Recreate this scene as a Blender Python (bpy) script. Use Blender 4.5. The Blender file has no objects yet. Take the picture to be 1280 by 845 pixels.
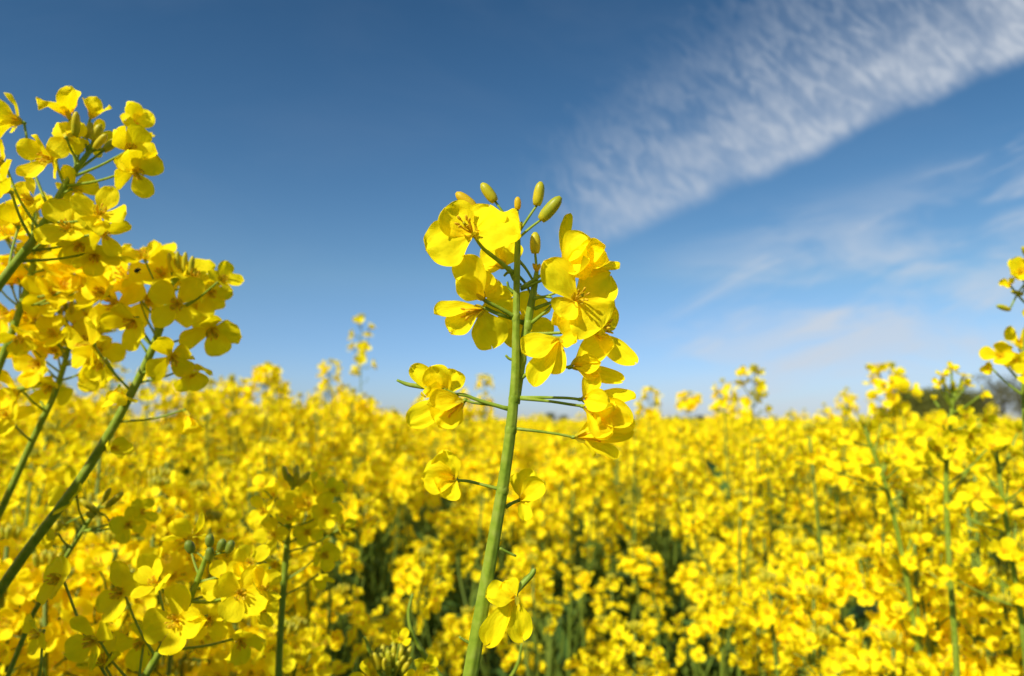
import bpy, math, random
import numpy as np
from mathutils import Vector, Matrix, noise as mn
random.seed(11); rng = np.random.default_rng(11)
S = bpy.context.scene
COL = S.collection
R = math.radians
V = Vector

# ------------------------------------------------------------------ camera
F = 1280 * 24.0 / 36.0
CAMZ = 1.25
PITCH = math.atan((528 - 422.5) / F)
cd = bpy.data.cameras.new('camera'); cam = bpy.data.objects.new('camera', cd); COL.objects.link(cam)
cd.lens = 24; cd.sensor_width = 36; cd.clip_start = 0.01; cd.clip_end = 6000
cam.location = (0, 0, CAMZ); cam.rotation_euler = (math.pi / 2 + PITCH, 0, 0)
HD = 0.15                                     # distance of the plant in focus
cd.dof.use_dof = True; cd.dof.focus_distance = HD - .002; cd.dof.aperture_fstop = 24 / 1.35
cd.dof.aperture_blades = 0
S.camera = cam
RI, UP, FW = V((1, 0, 0)), V((0, -math.sin(PITCH), math.cos(PITCH))), V((0, math.cos(PITCH), math.sin(PITCH)))
C0 = V((0, 0, CAMZ))
def at(px, py, d): return C0 + RI * ((px - 640) / F * d) - UP * ((py - 422.5) / F * d) + FW * d
def vdir(r, u, t): return (RI * r + UP * u - FW * t).normalized()

# ------------------------------------------------------------------ materials
def newmat(name):
    m = bpy.data.materials.new(name); m.use_nodes = True
    nt = m.node_tree; nt.nodes.clear()
    return m, nt, nt.nodes, nt.links
def N(nodes, t, **kw):
    n = nodes.new(t)
    for k, v in kw.items(): setattr(n, k, v)
    return n
def math_(nodes, links, op, a, b=None, clamp=False):
    n = nodes.new('ShaderNodeMath'); n.operation = op; n.use_clamp = clamp
    for i, x in enumerate((a, b)):
        if x is None: continue
        if isinstance(x, (int, float)): n.inputs[i].default_value = x
        else: links.new(x, n.inputs[i])
    return n.outputs[0]
def ramp(nodes, links, fac, stops):
    n = nodes.new('ShaderNodeValToRGB'); e = n.color_ramp.elements
    while len(e) < len(stops): e.new(0.5)
    for i, (p, c) in enumerate(stops): e[i].position = p; e[i].color = (*c, 1)
    links.new(fac, n.inputs[0]); return n.outputs[0]
def leafy(name, stops, transl, tcol, rough=.5, spec=.25, scale=60, uvpetal=False, bump=.0, add=None):
    """thin plant tissue: diffuse + translucent + a little gloss, colour broken up by noise"""
    m, nt, nodes, links = newmat(name)
    out = N(nodes, 'ShaderNodeOutputMaterial')
    geo = N(nodes, 'ShaderNodeNewGeometry')
    no = N(nodes, 'ShaderNodeTexNoise'); no.inputs['Scale'].default_value = scale; no.inputs['Detail'].default_value = 3
    links.new(geo.outputs['Position'], no.inputs['Vector'])
    f = no.outputs['Fac']
    col = ramp(nodes, links, f, stops)
    nrm = None
    if uvpetal:
        uv = N(nodes, 'ShaderNodeUVMap')
        sep = N(nodes, 'ShaderNodeSeparateXYZ'); links.new(uv.outputs[0], sep.inputs[0])
        U, W = sep.outputs[0], sep.outputs[1]
        n2 = N(nodes, 'ShaderNodeTexNoise'); n2.inputs['Scale'].default_value = 5; links.new(uv.outputs[0], n2.inputs['Vector'])
        a = math_(nodes, links, 'MULTIPLY', W, 21)
        a = math_(nodes, links, 'ADD', a, math_(nodes, links, 'MULTIPLY', n2.outputs[0], 7))
        s = math_(nodes, links, 'SINE', a)
        vein = math_(nodes, links, 'POWER', math_(nodes, links, 'ABSOLUTE', s), 3)
        mix = N(nodes, 'ShaderNodeMix', data_type='RGBA')
        base = ramp(nodes, links, U, [(0, (.62, .50, .02)), (.10, (.92, .67, .006)), (.32, (.94, .775, .006)), (1, (.955, .825, .008))])
        mix.inputs[0].default_value = .55; links.new(base, mix.inputs[6]); links.new(col, mix.inputs[7])
        m2 = N(nodes, 'ShaderNodeMix', data_type='RGBA'); m2.blend_type = 'MULTIPLY'
        links.new(math_(nodes, links, 'MULTIPLY', vein, .13), m2.inputs[0]); links.new(mix.outputs[2], m2.inputs[6]); m2.inputs[7].default_value = (.92, .76, .5, 1)
        col = m2.outputs[2]
        h = math_(nodes, links, 'ADD', math_(nodes, links, 'MULTIPLY', vein, -.35), n2.outputs[0])
        b = N(nodes, 'ShaderNodeBump'); b.inputs['Strength'].default_value = .22; b.inputs['Distance'].default_value = .0005
        links.new(h, b.inputs['Height']); nrm = b.outputs[0]
    elif bump:
        b = N(nodes, 'ShaderNodeBump'); b.inputs['Strength'].default_value = bump; b.inputs['Distance'].default_value = .0004
        links.new(f, b.inputs['Height']); nrm = b.outputs[0]
    def scaled(f):
        q = N(nodes, 'ShaderNodeMix', data_type='RGBA'); q.blend_type = 'MULTIPLY'; q.inputs[0].default_value = 1
        links.new(col, q.inputs[6]); q.inputs[7].default_value = (*f, 1); return q.outputs[2]
    pb = N(nodes, 'ShaderNodeBsdfPrincipled'); links.new(scaled((add[0],) * 3) if add else col, pb.inputs['Base Color'])
    pb.inputs['Roughness'].default_value = rough; pb.inputs['Specular IOR Level'].default_value = spec
    if nrm: links.new(nrm, pb.inputs['Normal'])
    if transl > 0:
        tr = N(nodes, 'ShaderNodeBsdfTranslucent')
        links.new(scaled(tuple(c * (add[1] if add else 1) for c in tcol)), tr.inputs[0])
        if nrm: links.new(nrm, tr.inputs['Normal'])
        if add:
            mx = N(nodes, 'ShaderNodeAddShader'); links.new(pb.outputs[0], mx.inputs[0]); links.new(tr.outputs[0], mx.inputs[1])
        else:
            mx = N(nodes, 'ShaderNodeMixShader'); mx.inputs[0].default_value = transl
            links.new(pb.outputs[0], mx.inputs[1]); links.new(tr.outputs[0], mx.inputs[2])
        links.new(mx.outputs[0], out.inputs[0])
    else: links.new(pb.outputs[0], out.inputs[0])
    return m
M_PETAL = leafy('petal_yellow', [(.3, (.93, .75, .004)), (.7, (.955, .825, .008))], .40, (1, 1, .6), .75, .06, 120, uvpetal=True, add=(.70, .56))
M_FIELD = leafy('petal_yellow_field', [(.25, (.915, .735, .004)), (.75, (.945, .83, .010))], .36, (1, 1, .7), .7, .08, 18, add=(.76, .57))
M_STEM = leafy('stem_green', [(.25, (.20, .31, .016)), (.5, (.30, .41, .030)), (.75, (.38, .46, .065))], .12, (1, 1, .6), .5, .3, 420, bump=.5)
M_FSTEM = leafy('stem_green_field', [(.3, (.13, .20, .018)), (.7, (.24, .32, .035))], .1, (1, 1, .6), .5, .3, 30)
M_SEPAL = leafy('sepal_yellow_green', [(.3, (.60, .54, .02)), (.7, (.82, .66, .02))], .3, (1, 1, .6), .5, .2, 300)
M_BUD = leafy('bud_green_yellow', [(.35, (.46, .48, .02)), (.65, (.80, .64, .02))], .2, (1, 1, .6), .42, .35, 220)
M_BUDY = leafy('bud_yellow', [(.3, (.86, .60, .015)), (.7, (.94, .70, .02))], .35, (1, .9, .5), .45, .3, 220)
M_GBUD = leafy('bud_green', [(.3, (.17, .24, .025)), (.7, (.32, .37, .04))], .12, (1, 1, .5), .45, .3, 200)
M_ANTH = leafy('anther_ochre', [(.3, (.92, .60, .02)), (.7, (.97, .70, .03))], .3, (1, .9, .5), .6, .2, 900)
M_LEAF = leafy('leaf_green', [(.3, (.055, .12, .020)), (.7, (.11, .20, .035))], .25, (.9, 1, .4), .5, .3, 14)
M_BEETLE = leafy('beetle_black', [(.3, (.008, .008, .01)), (.7, (.015, .015, .018))], 0, (1, 1, 1), .25, .5, 900)

# ------------------------------------------------------------------ mesh helpers
class MB:
    def __init__(s): s.v = []; s.f = []; s.m = []; s.uv = []; s.mats = []; s.n = 0
    def slot(s, mat):
        if mat not in s.mats: s.mats.append(mat)
        return s.mats.index(mat)
    def add(s, v, f, mat, uv=None):
        k = s.slot(mat); v = np.asarray(v, float)
        s.v.append(v); s.uv.append(np.zeros((len(v), 2)) if uv is None else uv)
        s.f += [tuple(i + s.n for i in q) for q in f]; s.m += [k] * len(f); s.n += len(v)
    def mesh(s, name, off=None, smooth=True):
        me = bpy.data.meshes.new(name)
        v = np.vstack(s.v)
        if off is not None: v = v - np.array(off)
        me.from_pydata(v.tolist(), [], s.f)
        for mt in s.mats: me.materials.append(mt)
        me.polygons.foreach_set('material_index', s.m)
        if smooth: me.polygons.foreach_set('use_smooth', [True] * len(s.f))
        uvl = me.uv_layers.new(name='UVMap'); uv = np.vstack(s.uv)
        li = np.empty(len(me.loops), np.int32); me.loops.foreach_get('vertex_index', li)
        uvl.data.foreach_set('uv', uv[li].ravel())
        me.update(); return me
def link(name, me, parent=None, mat=None):
    o = bpy.data.objects.new(name, me); COL.objects.link(o)
    if parent is not None: o.parent = parent
    if mat is not None: o.matrix_local = mat
    return o
def thing(name, label, cat, loc, group=None):
    o = bpy.data.objects.new(name, None); COL.objects.link(o); o.location = loc
    o.empty_display_size = .02
    tag(o, label, cat, group); return o
def tag(o, label=None, cat=None, group=None, kind=None):
    for k, x in (('label', label), ('category', cat), ('group', group), ('kind', kind)):
        if x: o[k] = x
    return o

def ortho(a):
    a = a.normalized(); b = a.cross(V((0, 0, 1)) if abs(a.z) < .9 else V((1, 0, 0))).normalized()
    return a, b, a.cross(b)
def tube(mb, pts, rad, mat, sides=6, cap=True, ridge=0):
    pts = [V(p) for p in pts]; n = len(pts)
    vs = []; prev = None
    for i, p in enumerate(pts):
        t = (pts[min(i + 1, n - 1)] - pts[max(i - 1, 0)]); t = t.normalized() if t.length > 1e-9 else V((0, 0, 1))
        if prev is None: _, b, c = ortho(t)
        else:
            b = (prev - t * prev.dot(t)).normalized(); c = t.cross(b)
        prev = b
        r = rad[i] if hasattr(rad, '__len__') else rad
        for k in range(sides):
            a = 2 * math.pi * k / sides
            q = r * (1 + ridge * math.cos(6 * a)) if ridge else r
            vs.append(p + b * (q * math.cos(a)) + c * (q * math.sin(a)))
    fs = [(i * sides + k, i * sides + (k + 1) % sides, (i + 1) * sides + (k + 1) % sides, (i + 1) * sides + k) for i in range(n - 1) for k in range(sides)]
    if cap: fs.append(tuple(range((n - 1) * sides, n * sides))); fs.append(tuple(reversed(range(sides))))
    mb.add([tuple(p) for p in vs], fs, mat)
def smooth_path(pts, k=4):
    """cubic Hermite through pts with tangents that respect uneven spacing; items are (Vector, radius)"""
    n = len(pts); X = [V(p) for p, _ in pts]; Rr = [r for _, r in pts]
    if n < 3: return [(X[0].lerp(X[1], j / k), Rr[0] + (Rr[1] - Rr[0]) * j / k) for j in range(k + 1)]
    h = [max((X[i + 1] - X[i]).length, 1e-9) for i in range(n - 1)]; D = [(X[i + 1] - X[i]) / h[i] for i in range(n - 1)]
    T = [D[0]] + [(D[i - 1] * h[i] + D[i] * h[i - 1]) / (h[i] + h[i - 1]) for i in range(1, n - 1)] + [D[-1]]
    out = []
    for i in range(n - 1):
        for j in range(k):
            t = j / k; t2, t3 = t * t, t * t * t
            out.append((X[i] * (2 * t3 - 3 * t2 + 1) + T[i] * (h[i] * (t3 - 2 * t2 + t)) + X[i + 1] * (3 * t2 - 2 * t3) + T[i + 1] * (h[i] * (t3 - t2)), Rr[i] + (Rr[i + 1] - Rr[i]) * t))
    out.append((X[-1], Rr[-1])); return out

def petal(mb, base, tip, width, hint, mat, nu=9, nv=6, cup=.12, bulge=.12, ruf=.05, claw=.16, wide=.64, seed=None, tipcurl=0., notch=.04):
    """one petal: narrow claw at base widening to a rounded blade, cupped, bent and slightly ruffled"""
    base, tip = V(base), V(tip); d = tip - base; L = d.length
    if L < 1e-7: return
    t = d / L; n = hint - t * hint.dot(t)
    n = n.normalized() if n.length > 1e-4 else ortho(t)[1]
    s = t.cross(n)
    r = random.Random(seed if seed is not None else random.random())
    ph = [r.uniform(0, 6.28) for _ in range(4)]; fq = r.uniform(5, 9); tw = r.uniform(-.3, .3); asym = r.uniform(-.12, .12)
    vs = []; uv = []
    for i in range(nu + 1):
        u = i / nu; u = 1 - (1 - u) ** 1.25 if nu > 5 else u
        if u > wide: h = math.sqrt(max(0, 1 - ((u - wide) / (1 - wide)) ** 2.3))
        else:
            x = u / wide; h = claw + (1 - claw) * (x ** 1.5 * (2.5 - 1.5 * x) if x < 1 else 1)
        h = max(h, .04)
        mid = base + t * (L * u) + n * (L * (bulge * 4 * u * (1 - u) + tipcurl * max(0, u - .55) ** 2 * 4))
        for j in range(nv + 1):
            w = -1 + 2 * j / nv
            ang = tw * u
            sd = s * math.cos(ang) + n * math.sin(ang)
            edge = abs(w) ** 2
            z = cup * width * w * w * (.4 + .6 * u) + ruf * width * u * (edge * math.sin(fq * u + ph[0] + (1.7 if w > 0 else 0)) + .55 * math.sin(3.1 * w + ph[1] + 3 * u) + .3 * math.sin(6 * w + ph[2]) + .35 * edge * u * math.sin(11 * u + 5 * w + ph[3]))
            back = t * (-L * notch * math.exp(-(w / .28) ** 2) * max(0, u - .6) * 2.5)
            if nu > 8:
                z += width * (.075 * mn.noise(V((u * 3.2 + ph[0] * 9, w * 2.4 + ph[1] * 7, 0))) + .03 * mn.noise(V((u * 5 + ph[2] * 9, w * 9, 3)))) * min(1, u * 2.5)
            vs.append(mid + sd * (w * width / 2 * h * (1 + asym * w + (.05 * math.sin(9 * u + ph[1] + 3 * w) if nu > 8 else 0))) + n * z + back)
            uv.append((u, w * .5 + .5))
    fs = [(i * (nv + 1) + j, i * (nv + 1) + j + 1, (i + 1) * (nv + 1) + j + 1, (i + 1) * (nv + 1) + j) for i in range(nu) for j in range(nv)]
    mb.add([tuple(p) for p in vs], fs, mat, np.array(uv))
def budshape(mb, a, b, w, mat, sides=8, n=6, bend=0):
    a, b = V(a), V(b); t, x, y = ortho(b - a)
    pts = []; rad = []
    for i in range(n + 1):
        u = i / n
        pts.append(a.lerp(b, u) + x * bend * math.sin(u * 3.14)); rad.append(max(w * .07, w / 2 * (.50 + .50 * math.sin(math.pi * min(1, u * 1.2 + .1)) if u < .45 else math.sqrt(max(0.01, 1 - ((u - .45) / .57) ** 2.4)))))
    tube(mb, pts, rad, mat, sides)

# ------------------------------------------------------------------ flowers
def centre(mb, c, ax, size, n=6, k=1.0):
    """stamens with ochre anthers round a green pistil"""
    t, x, y = ortho(ax)
    for i in range(n):
        a = i * 6.283 / n + .3; rr = x * math.cos(a) + y * math.sin(a)
        l = size * random.uniform(.42, .56) * k
        p1 = c + rr * size * .10 + t * l * .5; p2 = c + rr * size * .17 + t * l
        tube(mb, [c, p1, p2], [size * .018] * 3, M_BUDY, 4)
        budshape(mb, p2 - rr * size * .02, p2 + t * size * .13 + rr * size * .05, size * .075, M_ANTH, 5, 4)
    tube(mb, [c, c + t * size * .45 * k, c + t * size * .5 * k], [size * .03, size * .035, size * .045], M_SEPAL, 5)
def sepals(mb, c, ax, size, base_off=.0):
    t, x, y = ortho(ax); b = c - t * size * .12
    for i in range(4):
        a = i * math.pi / 2 + .78; rr = x * math.cos(a) + y * math.sin(a)
        petal(mb, b, b + t * size * .42 + rr * size * .20, size * .17, -rr, M_SEPAL, 5, 3, -.1, -.1, 0, .5, .5)
    budshape(mb, b - t * size * .08, b + t * size * .08, size * .13, M_STEM, 6, 4)
def auto_petals(c, ax, size, roll, op, jit=.15):
    """tips, widths for four petals round the axis. op: angle from the axis in degrees"""
    t, x, y = ortho(ax); out = []
    for i in range(4):
        a = roll + i * math.pi / 2 + random.uniform(-jit, jit)
        rr = x * math.cos(a) + y * math.sin(a); o = R(op + random.uniform(-20, 20)); L = size * random.uniform(.85, 1.1)
        out.append((c + t * (L * math.cos(o)) + rr * (L * math.sin(o)), size * random.uniform(.62, .9)))
    return out
def flower_obj(root, off, c, ax, size, pts, roll=None, op=62, parts=True, ped_r=.0005, petals=None, stam=True, hero=False, pist=None):
    """a flower as part: pedicel and sepals, with petals and centre as sub-parts"""
    c = V(c); ax = ax.normalized()
    mb = MB()
    p = [V(q) for q in pts] + [c - ax * size * .14]
    sp = smooth_path([(q, ped_r * (1.25 if i == 0 else .95)) for i, q in enumerate(p)], 4)
    tube(mb, [a for a, _ in sp], [r for _, r in sp], M_STEM, 6)
    sepals(mb, c, ax, size)
    fo = link('flower', mb.mesh('flower', off), root)
    if petals is None:
        petals = [(tp, w, random.uniform(-.05, .25), random.uniform(-.16, .1), None, random.uniform(-.2, .15)) for tp, w in auto_petals(c, ax, size, random.uniform(0, 1.5) if roll is None else roll, op)]
    for q in petals:
        tp, w, cup, bul, hint = q[:5]
        pm = MB()
        petal(pm, c, tp, w, ax if hint is None else hint, M_PETAL, 18 if hero else 9, 14 if hero else 7, cup, bul, (.085 if hero else .08), seed=random.random(), tipcurl=q[5] if len(q) > 5 else 0)
        link('petal', pm.mesh('petal', off), fo)
    if stam:
        if hero:
            t, x, y = ortho(ax); s = size
            for i in range(6):
                a = i * 1.047 + .3; rr = x * math.cos(a) + y * math.sin(a); l = s * random.uniform(.42, .56)
                sm = MB(); p1 = c + rr * s * .09 + t * l * .5; p2 = c + rr * s * .15 + t * l
                tube(sm, [c, p1, p2], [s * .018] * 3, M_BUDY, 5)
                budshape(sm, p2 - rr * s * .02, p2 + t * s * .13 + rr * s * .06, s * .075, M_ANTH, 6, 5)
                link('stamen', sm.mesh('stamen', off), fo)
            sm = MB(); tube(sm, [c, c + t * s * .45, c + t * s * .52], [s * .03, s * .035, s * .045], M_SEPAL, 6)
            link('pistil', sm.mesh('pistil', off), fo)
        else:
            sm = MB(); centre(sm, c, ax, size * .72, k=.8); link('flower_centre', sm.mesh('flower_centre', off), fo)
    return fo
def stem_obj(root, off, paths, sides=10, mat=None):
    mb = MB()
    for p in paths:
        sp = smooth_path(p, 5); tube(mb, [a for a, _ in sp], [r for _, r in sp], mat or M_STEM, sides)
    return link('stem', mb.mesh('stem', off), root)
def bud_obj(root, off, a, b, w, ped, mat, pr=.00035):
    mb = MB()
    if ped:
        sp = smooth_path([(V(q), pr) for q in ped] + [(V(a), pr * .9)], 3); tube(mb, [x for x, _ in sp], [r for _, r in sp], M_STEM, 5)
    budshape(mb, a, b, w, mat, 10, 8); return link('bud', mb.mesh('bud', off), root)
def pod_obj(root, off, pts, w, name='seed_pod'):
    mb = MB(); n = len(pts)
    sp = smooth_path([(V(q), w * k) for q, k in pts], 4); tube(mb, [a for a, _ in sp], [r for _, r in sp], M_STEM, 6)
    return link(name, mb.mesh(name, off), root)

# ------------------------------------------------------------------ the plant in focus
def hero():
    u = HD / F                                   # one photo pixel in metres at this plant
    def p(x, y, z=0): return at(x, y, HD - z * u)
    base = V((-.075, .17, 0))
    root = thing('rapeseed_plant', 'tall rapeseed stem in sharp focus standing alone, crowned with yellow flowers', 'plant', base)
    A = [(base, .0026), (V((-.05, .165, .45)), .0023), (V((-.022, .152, .95)), .0019), (p(587, 850), 10 * u), (p(598, 785), 9.5 * u), (p(612, 705), 8.5 * u), (p(624, 635), 7.8 * u), (p(632, 585), 7.4 * u), (p(640, 522), 7 * u), (p(644, 470), 5.8 * u),
         (p(645, 410), 4.8 * u), (p(646, 350), 4.3 * u), (p(647, 310), 4 * u), (p(648, 286), 2.6 * u)]
    B = [(p(646, 505, -5), 4 * u), (p(650, 470, -7), 5 * u), (p(655, 430, -8), 6 * u), (p(663, 385, -7), 5 * u), (p(669, 352, -4), 4 * u), (p(671, 338, -2), 2.6 * u)]
    sm = MB()
    for P in (A, B):
        sp = smooth_path(P, 6); tube(sm, [a for a, _ in sp], [r for _, r in sp], M_STEM, 36, True, .045)
    for x, y, z, r in ((645.5, 340, 0, 4.4), (645, 395, 0, 4.9), (642.5, 497, 0, 6.6), (638.5, 536, 0, 7.3), (628, 611, 0, 7.8), (660, 405, -7, 5.7), (652.5, 449, -8, 5.7)):   # swollen nodes
        budshape(sm, p(x - 1, y + 9, z), p(x + 1, y - 8, z), 2.1 * r * u, M_STEM, 12, 8)
    link('stem', sm.mesh('stem', base), root)
    def fl(c, ax, ped, pets, size=42, st=True, pr=2.1):
        c_ = p(*c); a = vdir(*ax)
        P = []
        for q in pets:
            x, y, z, w = q[:4]; cup = q[4] if len(q) > 4 else .10; bul = q[5] if len(q) > 5 else -.06
            hint = vdir(*q[6]) if len(q) > 6 and q[6] else None
            P.append((p(x, y, z), w * u * .93, cup, bul, hint, q[7] if len(q) > 7 else 0))
        return flower_obj(root, base, c_, a, size * u, [p(*q) for q in ped], petals=P, stam=st, hero=True, ped_r=pr * u)
    vw = (0, .1, 1)
    fl((591, 292, 22), (-.4, .42, .8), [(642, 342, 0), (622, 325, 4), (604, 310, 8)],
       [(556, 260, 26, 58, .08, -.05, (-.2, .4, 1)), (532, 312, 34, 68, .06, -.03, (-.3, .3, 1)), (612, 258, 8, 60, .08, -.03, (-.1, .3, 1)), (651, 292, 36, 72, .05, .05, (-.2, .45, 1))], 46, pr=2.8)
    fl((630, 333, -24), (-.5, .45, -.4), [(643, 345, -5), (637, 340, -12)],
       [(606, 306, -40, 36, .1, -.1, (0, 0, 1)), (597, 336, -34, 20, .2, -.1, (0, .5, .8)), (638, 302, -44, 40, .1, -.05, (0, 0, 1)), (617, 325, -52, 34)], 34, False)
    fl((603, 372, 14), (-.62, .7, .35), [(643, 396, 0), (628, 387, 6)],
       [(578, 318, 26, 44, .12, .05, (-.4, .3, 1)), (570, 348, 42, 34, .2, .1, (-.4, .2, 1)), (602, 340, -2, 34, .1, -.1, (0, 0, 1)), (622, 352, -14, 34, .15, -.1, (0, .3, 1))], 40, pr=2.6)
    fl((602, 387, 10), (-.8, -.25, .5), [(655, 404, -12), (640, 398, -6), (624, 393, 4)],
       [(542, 392, 26, 30, .18, .06, (-.2, .7, .7)), (563, 418, 26, 38, .12, .06, (-.5, .3, .9)), (615, 434, -4, 52, .1, .04, (.1, -.2, 1)), (640, 372, -22, 46, .12, .03, (.2, .2, 1))], 42, pr=2.6)
    fl((656, 402, -30), (0, -.1, -1), [(657, 425, -12), (656, 412, -20)],
       [(672, 367, -36, 50, .1, .05, (0, 0, 1)), (622, 396, -38, 46, .1, .05, (0, 0, 1)), (644, 436, -34, 44, .1, .05, (0, 0, 1)), (690, 420, -30, 42, .1, .05, (0, 0, 1))], 42, False)
    fl((707, 331, 4), (.72, .5, .35), [(651, 360, -2), (672, 347, 0), (692, 335, 2)],
       [(707, 268, -4, 24, .3, -.12, (.6, .1, .7)), (738, 296, 22, 44, .3, .16, (.1, .6, .8)), (775, 335, 18, 20, .3, -.05, (.1, .8, .6)), (744, 330, 34, 40, .35, .12, (.2, .2, 1), .3)], 38, False)
    fl((724, 332, 12), (.8, .1, .5), [(651, 362, -3), (690, 345, 4)],
       [(757, 306, 26, 32, .4, .15, (.4, .5, .8)), (762, 325, 30, 30, .4, .1, (.3, .4, .9)), (731, 350, 24, 30, .3, .1, (0, -.3, 1)), (752, 335, 12, 26)], 34, False, 1.8)
    fl((719, 375, 22), (.3, .2, .93), [(668, 386, -4), (690, 378, 4)],
       [(680, 326, 36, 44, .16, .06, (-.35, .4, .9), -.1), (763, 344, 8, 58, .08, -.05, (.1, .3, 1)), (752, 411, 26, 70, .06, .05, (.1, -.05, 1)), (700, 398, 30, 40, .18, .12, (-.3, -.1, 1))], 42)
    fl((700, 378, 4), (.35, -.6, .6), [(664, 404, -5), (680, 391, 0)],
       [(710, 420, 6, 32, .2, .1), (690, 406, 12, 26, .2, .1), (766, 384, -14, 52, .1, -.04, (.2, 0, 1)), (726, 400, 0, 40)], 40, False)
    fl((737, 412, 6), (.85, .12, .3), [(660, 418, -6), (700, 416, 0), (722, 415, 3)],
       [(796, 455, 16, 32, .28, -.06, (-.2, .5, .8)), (754, 430, -2, 18, .3, .05), (764, 384, -6, 48, .15, -.02, (.2, .2, 1)), (752, 420, 22, 22, .3, .1)], 44, True)
    fl((699, 426, 22), (-.3, -.6, .7), [(664, 422, -4), (682, 420, 8)],
       [(652, 442, 42, 40, .15, .08, (-.3, .6, .8)), (667, 484, 36, 32, .22, .08, (-.5, 0, .9)), (722, 428, 36, 26, .3, .1, (-.2, .5, .8)), (690, 468, 26, 30, .2, .05, (0, 0, 1))], 40, False)
    fl((718, 457, 2), (.9, .32, .15), [(648, 476, -5), (672, 459, 2), (695, 458, 2)],
       [(768, 428, 8, 40, .25, .10, (-.1, .5, .8)), (779, 477, 2, 26, .2, -.08, (0, .4, .9)), (750, 466, 4, 26, .3, .05, (0, 0, 1)), (752, 452, 20, 26, .35, .12, (0, .1, 1))], 46, False)
    fl((731, 499, 0), (.96, .08, .25), [(650, 497, 2), (690, 497, 2), (715, 498, 1)],
       [(750, 466, 8, 26, .35, .06, (-.3, .3, 1)), (795, 494, 10, 28, .4, -.08, (0, .6, .8), -.15), (791, 528, 18, 36, .3, .1, (.2, .1, 1), -.1), (768, 508, 34, 32, .35, .14, (0, .2, 1), .1)], 44, True)
    fl((733, 509, 8), (.9, -.2, .35), [(650, 498, 4), (690, 502, 6), (716, 506, 8)],
       [(762, 548, 24, 30, .3, .08, (0, .1, 1), -.15), (793, 533, 10, 30, .3, .04, (.3, 0, 1)), (770, 502, 26, 28, .4, .1), (746, 533, 28, 24, .4, .1)], 44, False)
    fl((722, 546, 5), (.95, .12, .25), [(646, 536, 3), (680, 540, 3), (705, 544, 4)],
       [(768, 530, 12, 32, .35, .10, (0, .4, .9)), (774, 570, 14, 25, .3, -.08, (0, .6, .8), -.2), (790, 538, -2, 26, .3, .05), (741, 572, 18, 15, .4, .08)], 42, True, 1.9)
    fl((560, 492, 4), (-.8, .35, .3), [(638, 512, 0), (600, 501, 2), (575, 493, 3)],
       [(513, 458, 6, 28, .2, .06, (-.3, .4, .8)), (538, 457, 18, 38, .15, .08, (-.1, .3, 1)), (568, 461, 4, 36, .2, .04, (.1, .1, 1)), (532, 495, 34, 26, .3, .1)], 40, False, 2.6)
    pod_obj(root, base, [(p(572, 493, 7), .5), (p(555, 488, 9), 1), (p(525, 483, 10), 1.1), (p(508, 480, 11), .9), (p(496, 475, 12), .55)], 3.1 * u, 'pistil')
    fl((577, 503, 6), (-.75, -.45, .45), [(637, 510, -3), (605, 505, 0), (590, 503, 4)],
       [(547, 534, 26, 42, .15, .06, (-.2, .2, 1)), (509, 530, 14, 34, .2, .06, (-.3, .3, .9)), (561, 533, 14, 26, .25, .05, (0, .1, 1)), (533, 506, 36, 30, .3, .12, (-.2, .4, .9))], 42, True, 1.9)
    fl((568, 599, 0), (-.82, .35, .3), [(626, 612, 2), (600, 605, 2), (582, 601, 0)],
       [(556, 560, 10, 40, .3, .14, (-.2, .3, 1)), (526, 597, 16, 44, .25, .16, (-.3, .2, 1)), (549, 621, 18, 40, .3, .14, (0, -.1, 1)), (536, 610, -10, 36, .2, .1)], 40, False)
    fl((652, 624, -14), (.5, .35, .5), [(632, 634, -6), (642, 628, -12)],
       [(682, 602, -2, 32, .25, .10, (-.2, .2, 1)), (657, 653, 2, 20, .3, .06, (.2, .1, 1)), (664, 586, -22, 30, .2, .05, (0, 0, 1)), (645, 592, -30, 26)], 38, False)
    f = fl((644, 748, 14), (-.2, -.6, .6), [(607, 744, -6), (630, 738, -16), (650, 734, -4)],
       [(606, 747, 22, 38, .2, .16, (-.2, .7, .7)), (611, 806, 16, 32, .3, .10, (-.4, .1, .9)), (653, 797, 16, 36, .3, .10, (.1, .1, 1)), (630, 726, 8, 28, .2, .1, (0, .5, .9))], 42, False)
    pod_obj(root, base, [(p(644, 742, 12), .6), (p(654, 729, 8), 1), (p(667, 714, 6), .8), (p(668, 711, 6), .5)], 4.2 * u, 'pistil')
    for a, b, w, ped, mt in (((594, 260, -8), (570, 241, -6), 14, [(646, 300, -3), (620, 285, -12)], M_BUDY), ((619, 252, -12), (602, 229, -10), 14, [(646, 298, -3), (635, 275, -12)], M_BUD),
                             ((647, 262, 2), (647, 246, 4), 9, [(648, 288, 0), (647, 275, 2)], M_BUDY), ((671, 257, 2), (676, 227, 6), 14, [(649, 290, 1), (660, 273, 2)], M_BUD),
                             ((676, 275, 6), (701, 246, 14), 16, [(649, 297, 2), (664, 284, 5)], M_BUD), ((669, 317, 2), (669, 290, 5), 14, [(671, 338, 0), (670, 327, 2)], M_BUD)):
        bud_obj(root, base, p(*a), p(*b), w * u, [p(*q) for q in ped], mt, 1.8 * u)
    r = random.Random(4)
    for cx, cy in ((649, 283), (671, 335)):      # knot of tiny unopened buds at each tip
        for k in range(7):
            a = r.uniform(0, 6.28); x, y, z = cx + 5 * math.cos(a), cy + 2 - 4 * r.random(), 5 * math.sin(a)
            bud_obj(root, base, p(cx, cy + 4, 0), p(x, y - 4, z), r.uniform(3.5, 5) * u, None, r.choice((M_ANTH, M_BUD, M_BUDY)))
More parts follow.
